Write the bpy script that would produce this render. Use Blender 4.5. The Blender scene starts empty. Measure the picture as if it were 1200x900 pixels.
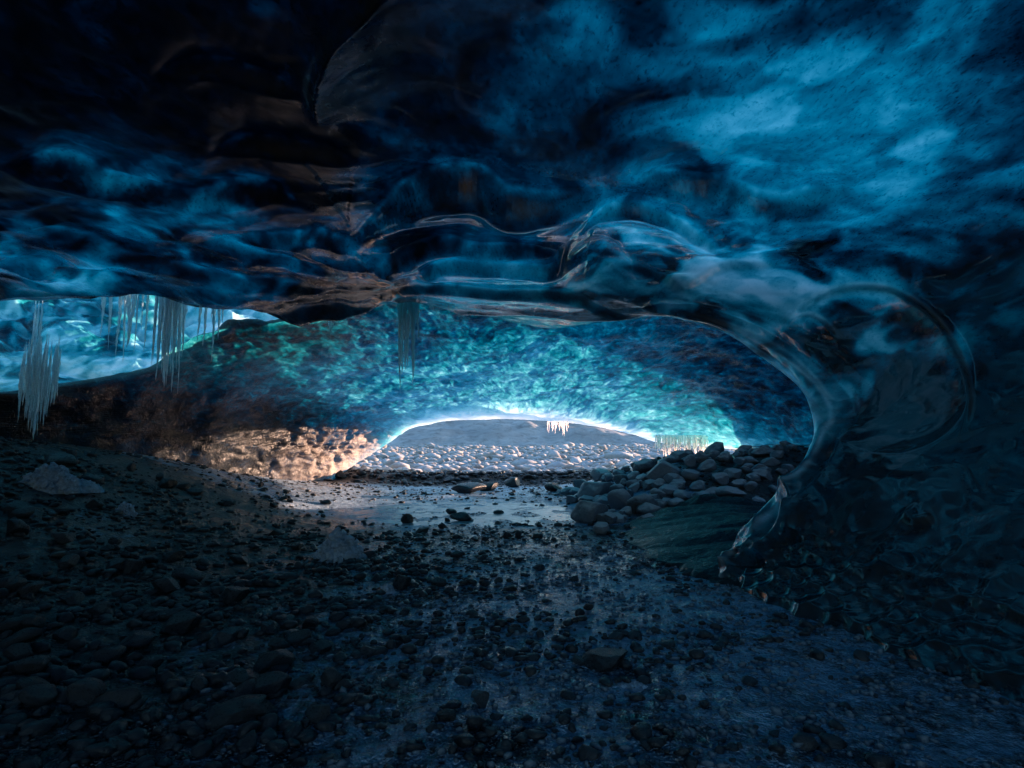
import bpy, bmesh, math, random
import numpy as np

# ------------------------------------------------------------------ basics
SC = bpy.context.scene
COL = SC.collection
rng = np.random.default_rng(7)
random.seed(7)
f32 = np.float32

CAM = np.array([0.0, 0.0, 1.3])
TILT = math.radians(6.0)
FPX = 666.7
FWD = np.array([0, math.cos(TILT), math.sin(TILT)])
UP = np.array([0, -math.sin(TILT), math.cos(TILT)])
RT = np.array([1.0, 0, 0])
SUN_EL, SUN_AZ = 3.7, 53.0       # degrees; azimuth from +Y towards +X


def pdir(px, py):
    px = np.asarray(px, float); py = np.asarray(py, float)
    return FWD + ((px - 600) / FPX)[..., None] * RT + ((450 - py) / FPX)[..., None] * UP


def proj(P):
    d = P - CAM
    w = d @ FWD
    ws = np.where(w > 0.15 * np.linalg.norm(d, axis=-1), w, np.nan)
    px = 600 + FPX * (d @ RT) / ws
    py = 450 - FPX * (d @ UP) / ws
    return np.nan_to_num(px, nan=-9e3), np.nan_to_num(py, nan=-9e3)


def ss(a, b, x):
    t = np.clip((x - a) / (b - a), 0, 1)
    return t * t * (3 - 2 * t)


# ------------------------------------------------------------------ noise
def hsh(ix, iy, iz, seed):
    h = (ix.astype(np.uint32) * np.uint32(374761393) + iy.astype(np.uint32) * np.uint32(668265263)
         + iz.astype(np.uint32) * np.uint32(2147483647 - 58) + np.uint32(seed * 7919 + 13) * np.uint32(1274126177))
    h = (h ^ (h >> np.uint32(13))) * np.uint32(1274126177)
    h = (h ^ (h >> np.uint32(15))) * np.uint32(2246822519)
    h = h ^ (h >> np.uint32(16))
    return h.astype(f32) * f32(1 / 4294967296.0)


GR = np.array([(1, 1, 0), (-1, 1, 0), (1, -1, 0), (-1, -1, 0), (1, 0, 1), (-1, 0, 1), (1, 0, -1), (-1, 0, -1),
               (0, 1, 1), (0, -1, 1), (0, 1, -1), (0, -1, -1)], f32)


def vnoise(P, seed=0):
    """gradient noise"""
    P = np.asarray(P, f32)
    i = np.floor(P).astype(np.int64)
    f = (P - i).astype(f32)
    u = f * f * f * (f * (f * 6 - 15) + 10)
    out = 0
    for dx in (0, 1):
        wx = u[..., 0] if dx else 1 - u[..., 0]
        for dy in (0, 1):
            wy = u[..., 1] if dy else 1 - u[..., 1]
            for dz in (0, 1):
                wz = u[..., 2] if dz else 1 - u[..., 2]
                g = GR[np.minimum((hsh(i[..., 0] + dx, i[..., 1] + dy, i[..., 2] + dz, seed) * 12).astype(np.int32), 11)]
                out = out + wx * wy * wz * (g[..., 0] * (f[..., 0] - dx) + g[..., 1] * (f[..., 1] - dy) + g[..., 2] * (f[..., 2] - dz))
    return out * f32(1.25)


def fbm(P, octv=4, seed=0, gain=0.5):
    P = np.asarray(P, f32)
    a, s, t = 1.0, 0, 0
    for k in range(octv):
        s = s + a * vnoise(P, seed + k * 17)
        t += a; a *= gain
        P = P * 2.03 + 7.7
    return s / t


def voro(P2, seed=0):
    """2-D cells: F1, F2 (distances)"""
    P2 = np.asarray(P2, f32)
    i = np.floor(P2).astype(np.int64)
    z = np.zeros_like(i[..., 0])
    f1 = np.full(P2.shape[:-1], 9, f32); f2 = f1.copy()
    for dx in (-1, 0, 1):
        for dy in (-1, 0, 1):
            cx = i[..., 0] + dx; cy = i[..., 1] + dy
            qx = cx + 0.1 + 0.8 * hsh(cx, cy, z, seed); qy = cy + 0.1 + 0.8 * hsh(cx, cy, z + 1, seed + 5)
            d = np.hypot(P2[..., 0] - qx, P2[..., 1] - qy)
            f2 = np.minimum(f2, np.maximum(f1, d)); f1 = np.minimum(f1, d)
    return f1, f2


# ------------------------------------------------------------------ meshes
def link(o, parent=None):
    COL.objects.link(o)
    if parent:
        o.parent = parent
    return o


def mesh_from(name, V, F, mat, smooth=True, attrs=None):
    V = np.asarray(V, f32); F = np.asarray(F, np.int32)
    me = bpy.data.meshes.new(name)
    k = F.shape[1]
    me.vertices.add(len(V)); me.vertices.foreach_set('co', V.ravel())
    me.loops.add(F.size); me.loops.foreach_set('vertex_index', F.ravel())
    me.polygons.add(len(F)); me.polygons.foreach_set('loop_start', np.arange(0, F.size, k, dtype=np.int32))
    me.polygons.foreach_set('loop_total', np.full(len(F), k, np.int32))
    me.polygons.foreach_set('use_smooth', np.full(len(F), smooth, bool))
    for an, av in (attrs or {}).items():
        a = me.attributes.new(an, 'FLOAT', 'POINT')
        a.data.foreach_set('value', np.asarray(av, f32).ravel())
    me.update(calc_edges=True)
    me.validate()
    if mat:
        me.materials.append(mat)
    return me


def grid_faces(R, C):
    idx = np.arange(R * C).reshape(R, C)
    return np.stack([idx[:-1, :-1], idx[:-1, 1:], idx[1:, 1:], idx[1:, :-1]], -1).reshape(-1, 4)


def grid_obj(name, P, mat, attrs=None):
    R, C = P.shape[:2]
    return link(bpy.data.objects.new(name, mesh_from(name, P.reshape(-1, 3), grid_faces(R, C), mat, True, attrs)))


def tag(o, label=None, cat=None, group=None, kind=None):
    if label: o['label'] = label
    if cat: o['category'] = cat
    if group: o['group'] = group
    if kind: o['kind'] = kind
    return o


def empty(name, loc):
    o = bpy.data.objects.new(name, None)
    o.location = [float(v) for v in loc]
    o.empty_display_size = 0.1
    return link(o)


# ------------------------------------------------------------------ materials
class NT:
    def __init__(self, name):
        self.m = bpy.data.materials.new(name)
        self.m.use_nodes = True
        self.t = self.m.node_tree
        self.t.nodes.clear()
        self.out = self.n('ShaderNodeOutputMaterial')

    def n(self, kind, **kw):
        nd = self.t.nodes.new(kind)
        for k, v in kw.items():
            if k.startswith('i_'):
                key = k[2:]
                key = int(key) if key.isdigit() else key.replace('_', ' ')
                if isinstance(v, bpy.types.NodeSocket):
                    self.t.links.new(v, nd.inputs[key])
                else:
                    nd.inputs[key].default_value = v
            else:
                setattr(nd, k, v)
        return nd

    def math(self, op, a, b=0.0, c=None, clamp=False):
        nd = self.n('ShaderNodeMath', operation=op, use_clamp=clamp, i_0=a, i_1=b)
        if c is not None:
            if isinstance(c, bpy.types.NodeSocket): self.t.links.new(c, nd.inputs[2])
            else: nd.inputs[2].default_value = c
        return nd.outputs[0]

    def attr(self, name):
        return self.n('ShaderNodeAttribute', attribute_name=name).outputs['Fac']

    def pos(self, scale=(1, 1, 1), rot=(0, 0, 0)):
        g = self.n('ShaderNodeNewGeometry').outputs['Position']
        return self.n('ShaderNodeMapping', i_Vector=g, i_Scale=scale, i_Rotation=rot).outputs[0]

    def noise(self, vec, scale, detail=4, rough=0.55, dist=0.0):
        return self.n('ShaderNodeTexNoise', i_Vector=vec, i_Scale=scale, i_Detail=detail, i_Roughness=rough,
                      i_Distortion=dist).outputs['Fac']

    def ramp(self, v, lo, hi, a=0.0, b=1.0, smooth=True):
        nd = self.n('ShaderNodeMapRange', interpolation_type='SMOOTHSTEP' if smooth else 'LINEAR')
        self.t.links.new(v, nd.inputs[0])
        for k, val in zip((1, 2, 3, 4), (lo, hi, a, b)):
            nd.inputs[k].default_value = val
        return nd.outputs[0]

    def mixc(self, f, a, b):
        nd = self.n('ShaderNodeMix', data_type='RGBA')
        for key, v in ((0, f), (6, a), (7, b)):
            if isinstance(v, bpy.types.NodeSocket): self.t.links.new(v, nd.inputs[key])
            else: nd.inputs[key].default_value = v if key == 0 else tuple(v) + (1,) * (4 - len(v))
        return nd.outputs[2]

    def bump(self, h, strength, dist, normal=None):
        nd = self.n('ShaderNodeBump', i_Height=h, i_Strength=strength, i_Distance=dist)
        if normal: self.t.links.new(normal, nd.inputs['Normal'])
        return nd.outputs[0]

    def done(self, sh):
        self.t.links.new(sh, self.out.inputs[0])
        return self.m


def ice_material(name, k, detail_rot, stretch, spec_rough, coarse, bump_s, bump_scale, frost_light_col, gain=1.0, streak=0.55, spec=0.5, ior=1.31, wet=False):
    """glacier ice: light that crosses t metres of it keeps exp(-k t) of each colour (Beer-Lambert)"""
    N = NT(name)
    t = N.attr('glow_depth')
    fr = N.attr('frost_light')
    v = N.pos(stretch, detail_rot)
    n1 = N.noise(v, coarse, 6, 0.62, 1.2)
    n2 = N.noise(v, coarse * 4.3, 5, 0.6, 0.6)
    v3 = N.pos((1, 1, 1))
    n3 = N.noise(v3, 26, 3, 0.6)
    f = N.math('ADD', N.math('MULTIPLY', N.math('SUBTRACT', n1, 0.5), 2.6 * streak),
               N.math('MULTIPLY', N.math('SUBTRACT', n2, 0.5), 1.5 * streak))
    n4 = N.noise(N.pos((2.2, 1.1, 2.2), detail_rot), 17, 4, 0.7)
    f = N.math('ADD', f, N.math('ADD', N.ramp(n3, 0.60, 0.70, 0, 0.30), N.ramp(n4, 0.52, 0.75, -0.06, 0.55)))
    tt = N.math('MAXIMUM', N.math('MULTIPLY', t, N.math('ADD', 1.0, f)), 0.15)
    ch = []
    for kk in k:
        ch.append(N.math('POWER', math.e, N.math('MULTIPLY', tt, -kk)))
    cc = N.n('ShaderNodeCombineColor', i_0=ch[0], i_1=ch[1], i_2=ch[2]).outputs[0]
    cg = N.n('ShaderNodeMix', data_type='RGBA', blend_type='MULTIPLY')
    cg.inputs[0].default_value = 1
    N.t.links.new(cc, cg.inputs[6]); cg.inputs[7].default_value = (gain, gain, gain, 1)
    b1 = N.noise(v3, bump_scale, 4, 0.55, 0.8)
    nrm = N.bump(b1, bump_s, 0.05)
    tr = N.n('ShaderNodeBsdfTranslucent', i_Color=cg.outputs[2])
    base = N.mixc(fr, (0.008, 0.014, 0.018), frost_light_col)
    p = N.n('ShaderNodeBsdfPrincipled', i_Base_Color=base, i_IOR=ior, i_Normal=nrm)
    if wet:
        N.t.links.new(N.math('MULTIPLY', N.attr('wet'), spec), p.inputs['Specular IOR Level'])
    else:
        p.inputs['Specular IOR Level'].default_value = spec
    rr = N.math('ADD', N.math('ADD', spec_rough, N.math('MULTIPLY', fr, 0.3)), N.ramp(n2, 0.35, 0.75, -0.05, 0.14))
    if wet:
        rr = N.math('ADD', rr, N.math('MULTIPLY', N.math('SUBTRACT', 1.0, N.attr('wet')), 0.30))
    N.t.links.new(rr, p.inputs['Roughness'])
    a = N.n('ShaderNodeAddShader')
    N.t.links.new(tr.outputs[0], a.inputs[0]); N.t.links.new(p.outputs[0], a.inputs[1])
    return N.done(a.outputs[0])


K_BLUE = (0.58, 0.197, 0.164)
K_TEAL = (0.66, 0.268, 0.218)
M_NEAR = ice_material('blue_glacier_ice', K_BLUE, (0, 0, math.radians(-24)), (1.0, 0.6, 1.0), 0.08, 2.6, 0.05, 6.0,
                      (0.45, 0.5, 0.55), streak=0.38, spec=1.0, ior=1.46, wet=True)
M_FAR = ice_material('teal_glacier_ice', K_TEAL, (0, 0, math.radians(10)), (0.9, 0.7, 1.6), 0.28, 3.6, 0.8, 9.0,
                     (0.50, 0.43, 0.38), streak=0.85, spec=0.3)  # warm sunlight tint put into the pale colour
M_APRON = ice_material('gritty_floor_ice', K_BLUE, (0, 0, 0.4), (1.0, 0.7, 1.0), 0.27, 2.0, 0.4, 14.0, (0.4, 0.45, 0.5), streak=0.5, spec=0.15)
M_POCKET = ice_material('pale_glacier_ice', (0.46, 0.185, 0.158), (0.3, 0, 0.5), (0.6, 0.6, 2.0), 0.25, 1.0, 0.7, 4.0,
                        (0.6, 0.7, 0.75), streak=0.7)


def rock_material(name, dark, light, frost_light_amt, rough=0.55):
    N = NT(name)
    v = N.n('ShaderNodeTexCoord').outputs['Object']
    rnd = N.n('ShaderNodeObjectInfo').outputs['Random']
    a = N.noise(v, 6, 6, 0.65)
    base = N.mixc(N.ramp(a, 0.3, 0.75), dark, light)
    base = N.mixc(N.math('MULTIPLY', rnd, 0.5), base, tuple(c * 1.9 for c in light))
    g = N.n('ShaderNodeNewGeometry').outputs['Normal']
    nz = N.n('ShaderNodeSeparateXYZ', i_0=g).outputs[2]
    wn = N.noise(N.pos(), 9, 5, 0.7)
    fm = N.math('MULTIPLY', N.ramp(N.math('ADD', nz, N.math('MULTIPLY', wn, 0.9)), 0.75, 1.5), frost_light_amt)  # upward faces paler: frosting, and painted sky light on the boulders
    base = N.mixc(fm, base, (0.55, 0.58, 0.62))
    nrm = N.bump(N.noise(v, 22, 5, 0.7), 0.5, 0.03)
    p = N.n('ShaderNodeBsdfPrincipled', i_Base_Color=base, i_Normal=nrm)
    p.inputs['Specular IOR Level'].default_value = 0.3
    N.t.links.new(N.ramp(a, 0.3, 0.8, rough - 0.2, rough + 0.2), p.inputs['Roughness'])
    return N.done(p.outputs[0])


M_BOULDER = rock_material('boulder_lit_tops', (0.035, 0.045, 0.060), (0.11, 0.14, 0.18), 0.85, 0.5)  # tops lightened to paint the sky light falling on the heap
M_STONE = rock_material('wet_basalt_stone', (0.007, 0.0105, 0.015), (0.020, 0.027, 0.037), 0.06, 0.4)
M_RUBBLE = rock_material('frosted_rubble', (0.12, 0.115, 0.11), (0.28, 0.27, 0.26), 0.8, 0.75)


def ground_material():
    N = NT('frosty_gravel_ground')
    fr = N.attr('frost_light')
    gl = N.attr('glaze')
    v = N.pos()
    n1 = N.noise(v, 2.2, 6, 0.6, 0.4)
    n2 = N.noise(v, 14, 5, 0.65)
    vo = N.n('ShaderNodeTexVoronoi', i_Vector=v, i_Scale=26.0)
    vo2 = N.n('ShaderNodeTexVoronoi', i_Vector=v, i_Scale=9.0)
    gcol = N.mixc(N.ramp(n2, 0.3, 0.75), (0.011, 0.013, 0.017), (0.042, 0.046, 0.053))
    gcol = N.mixc(N.math('MULTIPLY', N.n('ShaderNodeSeparateColor', i_0=vo.outputs['Color']).outputs[0], 0.5), gcol, (0.065, 0.072, 0.085))
    s = N.math('ADD', N.math('ADD', fr, N.math('MULTIPLY', N.math('SUBTRACT', n1, 0.5), 0.9)),
               N.math('MULTIPLY', N.math('SUBTRACT', n2, 0.5), 0.8))
    fm = N.ramp(s, 0.40, 0.75)
    base = N.mixc(fm, gcol, (0.31, 0.47, 0.68))
    h = N.math('ADD', N.math('MULTIPLY', vo.outputs['Distance'], -0.5), N.math('ADD', N.math('MULTIPLY', vo2.outputs['Distance'], -0.8), n2))
    vo3 = N.n('ShaderNodeTexVoronoi', i_Vector=v, i_Scale=62.0)
    h = N.math('ADD', h, N.math('MULTIPLY', vo3.outputs['Distance'], -0.45))
    nrm = N.bump(h, 0.9, 0.06)
    p = N.n('ShaderNodeBsdfPrincipled', i_Base_Color=base, i_Normal=nrm)
    p.inputs['Specular IOR Level'].default_value = 0.9
    rg = N.math('SUBTRACT', N.ramp(n1, 0.3, 0.7, 0.38, 0.62), N.math('MULTIPLY', gl, 0.34))
    N.t.links.new(rg, p.inputs['Roughness'])
    return N.done(p.outputs[0])


M_GROUND = ground_material()


def hill_material():
    N = NT('moraine_slope')
    v = N.pos((1, 1, 1))
    n = N.noise(N.pos((0.02, 0.02, 0.09)), 2.0, 6, 0.65)
    m = N.noise(v, 0.6, 6, 0.7)
    b = N.mixc(N.ramp(n, 0.35, 0.7), (0.40, 0.405, 0.415), (0.78, 0.79, 0.80))
    b = N.mixc(N.ramp(m, 0.45, 0.75), b, (0.25, 0.25, 0.255))
    p = N.n('ShaderNodeBsdfPrincipled', i_Base_Color=b, i_Roughness=0.9, i_Normal=N.bump(m, 1.0, 1.6))
    return N.done(p.outputs[0])


M_HILL = hill_material()


def clear_ice(name, col, tr_col, rough, bump_scale, bump_s, trans=0.0):
    N = NT(name)
    v = N.n('ShaderNodeTexCoord').outputs['Object']
    n = N.noise(v, bump_scale, 4, 0.6, 0.5)
    c = N.mixc(N.ramp(n, 0.35, 0.7), col, tuple(min(1, x * 1.9) for x in col))
    p = N.n('ShaderNodeBsdfPrincipled', i_Base_Color=c, i_Roughness=rough, i_IOR=1.31, i_Normal=N.bump(n, bump_s, 0.03))
    p.inputs['Transmission Weight'].default_value = trans
    t = N.n('ShaderNodeBsdfTranslucent', i_Color=tuple(tr_col) + (1,))
    a = N.n('ShaderNodeAddShader')
    N.t.links.new(p.outputs[0], a.inputs[0]); N.t.links.new(t.outputs[0], a.inputs[1])
    return N.done(a.outputs[0])


M_ICICLE = clear_ice('icicle_ice', (0.45, 0.55, 0.60), (0.24, 0.31, 0.35), 0.08, 70, 0.9, 0.5)
M_SUNLIT_FROSTICLE = clear_ice('frosted_sunlit_icicle', (0.78, 0.72, 0.68), (0.60, 0.54, 0.50), 0.3, 50, 0.5)  # frosted, with warm sunlight put into the colour
M_FROZEN = clear_ice('frozen_meltwater', (0.20, 0.22, 0.26), (0.0, 0.0, 0.0), 0.24, 5.0, 0.4)
M_SNOWLUMP = clear_ice('crusted_snow', (0.21, 0.26, 0.33), (0.20, 0.27, 0.33), 0.14, 34, 1.0)


# ------------------------------------------------------------------ terrain
def terrain(x, y, detail=True):
    x = np.asarray(x, float); y = np.asarray(y, float)
    bank = ss(-2.6, -8.2, x) * (1.38 - 1.15 * ss(8.5, 18.5, y)) * ss(30, 20, y)
    mound = (0.94 + 0.28 * ss(5.2, 7, x)) * ss(0.9, 4.2, x) * ss(8.6, 13.6, y) * (1 - 0.9 * ss(15, 19, y))
    step = 0.20 * ss(18.7, 19.4, y) + 0.10 * np.exp(-((y - 19.6) / 0.5) ** 2)
    z = bank + mound + step + 0.012 * np.clip(y - 22, 0, 400)
    if detail:
        P = np.stack([x, y, np.zeros_like(x)], -1)
        near = ss(30, 16, y)
        z = z + 0.05 * fbm(P * 0.8, 4, 3) * (0.4 + 0.6 * near) + near * 0.022 * fbm(P * 5, 3, 9)
        z = z + (1 - near) * (0.10 * fbm(P * 0.6, 4, 21))
        pool = np.exp(-(((x + 0.9) / 2.6) ** 2 + ((y - 11.2) / 2.2) ** 2) ** 2)
        z = z * (1 - pool) + pool * (-0.012 + 0.075 * fbm(P * 1.6, 4, 31))
    return z


def ground_hit(px, py, dmax=300):
    d = pdir(px, py)
    t = np.concatenate([np.arange(1.0, 40, 0.02), np.arange(40, dmax, 0.5)])
    p = CAM + t[:, None] * d
    below = p[:, 2] < terrain(p[:, 0], p[:, 1])
    i = int(np.argmax(below)) if below.any() else len(t) - 1
    return p[i]


def build_ground():
    ys = np.concatenate([np.linspace(-7, 1, 60), 1 + np.geomspace(0.02, 419, 640)])
    us = np.linspace(-1, 1, 620)
    us = np.sign(us) * np.abs(us) ** 1.25
    Y = np.repeat(ys[:, None], len(us), 1)
    X = us[None, :] * (8 + 1.35 * np.clip(Y, 0, None))
    Z = terrain(X, Y)
    P = np.stack([X, Y, Z], -1)
    px, py = proj(P.reshape(-1, 3)); px = px.reshape(X.shape); py = py.reshape(X.shape)
    P0 = np.stack([X, Y, 0 * X], -1)
    n = fbm(P0 * 0.9, 4, 41)
    fr = 0.10 + 0.16 * n + 0.05 * ss(-4.5, -1.5, X)
    fr = fr + 0.30 * np.exp(-(((X - 1.0) / 2.2) ** 2 + ((Y - 4.5) / 3.0) ** 2))           # crusted ice in the middle
    fr = fr + 0.25 * ss(-4.0, -1.0, X) * ss(4.5, 2.0, X) * ss(13, 9, Y)  # pale strip paints the sheen of mouth light along the floor
    fr = fr + 0.55 * ss(8.5, 12, Y) * ss(6, 2, X) * ss(19.0, 17.5, Y)                     # frosty strip inside the mouth
    fr = fr + 0.35 * np.exp(-(((X + 0.9) / 3.0) ** 2 + ((Y - 11.2) / 2.6) ** 2))
    fr = fr + 0.25 * np.exp(-(((X + 4.5) / 1.8) ** 2 + ((Y - 6.6) / 0.9) ** 2))
    fr = fr - 0.5 * np.exp(-((Y - 18.6) / 0.7) ** 2)
    fr = fr + (0.50 + 0.35 * fbm(P0 * 0.25, 4, 43)) * ss(19.8, 22.5, Y)
    gl = np.clip(0.5 + 0.9 * fbm(P0 * 0.7, 3, 55) + 0.3 * np.exp(-((X - 1.0) / 2.5) ** 2), 0, 1)
    o = grid_obj('ground', P, M_GROUND, {'frost_light': np.clip(fr, 0, 1), 'glaze': gl * ss(22, 14, Y)})
    tag(o, 'dark frosty gravel floor running out of the cave mouth', 'ground', kind='structure')


build_ground()


def hill(name, label, x0, x1, y0, y1, fn):
    xs = np.linspace(x0, x1, 420); ys = np.linspace(y0, y1, 160)
    X, Y = np.meshgrid(xs, ys)
    Z = fn(X, Y)
    tag(grid_obj(name, np.stack([X, Y, Z], -1), M_HILL), label, 'hill', kind='structure')


def hill_left(X, Y):
    P = np.stack([X, Y, 0 * X], -1)
    crest = 22 - 0.06 * np.clip(X, -200, 300)
    crest = crest * (0.25 + 0.75 * ss(75, -5, X))
    s = np.clip((Y + 8 * fbm(P * 0.02, 3, 61) - 50) / 120, 0, 1) ** 1.35
    return -2 + (crest + 2) * s + 1.2 * fbm(P * 0.05, 5, 62) + 5.0 * np.abs(fbm(P * np.array([0.10, 0.04, 1]), 5, 63)) * s ** 0.5 + 0.35 * fbm(P * 0.5, 4, 64)


def hill_right(X, Y):
    P = np.stack([X, Y, 0 * X], -1)
    crest = 46 - 0.20 * (X - 0)
    crest = np.clip(crest, 10, 50)
    s = ss(210, 330, Y + 14 * fbm(P * 0.012, 3, 71))
    return -3 + (crest + 3) * s + 1.6 * fbm(P * 0.04, 5, 72) + 5.0 * np.abs(fbm(P * np.array([0.06, 0.02, 1]), 5, 73)) * s


hill('moraine_hill', 'pale grey gravel hillside seen through the cave mouth', -240, 150, 42, 178, hill_left)
def sun_block_fn(X, Y):  # added out-of-view bank that keeps the sun off the ice shells
    P = np.stack([X, Y, 0 * X], -1)
    r = np.exp(-((X - 17) / 4.0) ** 2) * ss(27.5, 19.5, Y + 0.8 * fbm(P * 0.4, 3, 66)) * ss(-30, -18, Y)
    return -1.5 + 9.0 * r + 0.5 * fbm(P * 0.5, 5, 67)


hill('sun_block_bank', 'added unseen bank blocking the sun to the right of the ice cave', 9, 27, -32, 28, sun_block_fn)
hill('far_hill', 'darker slope descending to the right behind the gravel hillside', -300, 420, 200, 400, hill_right)


# ------------------------------------------------------------------ ice shells
def polar_basis(cx, cy):
    c = pdir(cx, cy); c = c / np.linalg.norm(c)
    e1 = np.cross(c, [0, 0, 1.0]); e1 /= np.linalg.norm(e1)
    e2 = np.cross(e1, c)
    return c, e1, e2


def to_polar(B, d):
    c, e1, e2 = B
    d = d / np.linalg.norm(d, axis=-1, keepdims=True)
    x, y, z = d @ e1, d @ e2, d @ c
    return np.arctan2(y, x), np.arccos(np.clip(z, -1, 1))


def from_polar(B, phi, th):
    c, e1, e2 = B
    return (np.cos(th)[..., None] * c + (np.sin(th) * np.cos(phi))[..., None] * e1 + (np.sin(th) * np.sin(phi))[..., None] * e2)


def curve_polar(B, pts, wrap_from):
    """dense (phi, theta) samples of a pixel polyline, phi unwrapped so that it grows from wrap_from"""
    pts = np.array(pts, float)
    seg = []
    # Catmull-Rom
    Q = np.vstack([2 * pts[0] - pts[1], pts, 2 * pts[-1] - pts[-2]])
    for i in range(1, len(Q) - 2):
        t = np.linspace(0, 1, 30, endpoint=False)[:, None]
        p0, p1, p2, p3 = Q[i - 1], Q[i], Q[i + 1], Q[i + 2]
        seg.append(0.5 * (2 * p1 + (p2 - p0) * t + (2 * p0 - 5 * p1 + 4 * p2 - p3) * t ** 2 + (3 * p1 - p0 - 3 * p2 + p3) * t ** 3))
    S = np.vstack(seg + [pts[-1:]])
    ph, th = to_polar(B, pdir(S[:, 0], S[:, 1]))
    ph = (ph - wrap_from) % (2 * math.pi) + wrap_from
    o = np.argsort(ph)
    return ph[o], th[o]


def planes_dist(d, planes, p):
    acc = 0
    for n, q in planes:
        n = np.array(n, float); n = n / np.linalg.norm(n)
        off = n @ (np.array(q, float) - CAM)
        den = d @ n
        t = np.where(den > 1e-3, off / np.maximum(den, 1e-3), 1e3)
        acc = acc + t ** (-p)
    return acc ** (-1 / p)


def grid_normals(P):
    du = np.gradient(P, axis=1); dv = np.gradient(P, axis=0)
    n = np.cross(du, dv)
    n /= np.linalg.norm(n, axis=-1, keepdims=True) + 1e-9
    tocam = CAM - P
    s = np.sign((n * tocam).sum(-1, keepdims=True))
    return n * s        # towards the camera side


def poly_sdf(px, py, pts):
    pts = np.array(pts, float)
    best = np.full(px.shape, 1e9); sgn = np.ones(px.shape); tt = np.zeros(px.shape)
    n = len(pts) - 1
    for i in range(n):
        a, b = pts[i], pts[i + 1]
        v = b - a
        L2 = v @ v
        t = np.clip(((px - a[0]) * v[0] + (py - a[1]) * v[1]) / L2, 0, 1)
        dx = px - a[0] - t * v[0]; dy = py - a[1] - t * v[1]
        d = np.hypot(dx, dy)
        cr = v[0] * dy - v[1] * dx
        m = d < best
        best = np.where(m, d, best); sgn = np.where(m, np.sign(cr), sgn); tt = np.where(m, (i + t) / n, tt)
    return best, sgn, tt


def smooth_pts(pts, k=10):
    pts = np.array(pts, float)
    Q = np.vstack([2 * pts[0] - pts[1], pts, 2 * pts[-1] - pts[-2]])
    out = []
    for i in range(1, len(Q) - 2):
        for t in np.linspace(0, 1, k, endpoint=False):
            p0, p1, p2, p3 = Q[i - 1], Q[i], Q[i + 1], Q[i + 2]
            out.append(0.5 * (2 * p1 + (p2 - p0) * t + (2 * p0 - 5 * p1 + 4 * p2 - p3) * t ** 2 + (3 * p1 - p0 - 3 * p2 + p3) * t ** 3))
    out.append(pts[-1])
    return np.array(out)


def blob(px, py, cx, cy, rx, ry, ang=0):
    a = math.radians(ang)
    dx, dy = px - cx, py - cy
    u = (dx * math.cos(a) + dy * math.sin(a)) / rx
    v = (-dx * math.sin(a) + dy * math.cos(a)) / ry
    return np.exp(-(u * u + v * v))


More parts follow.
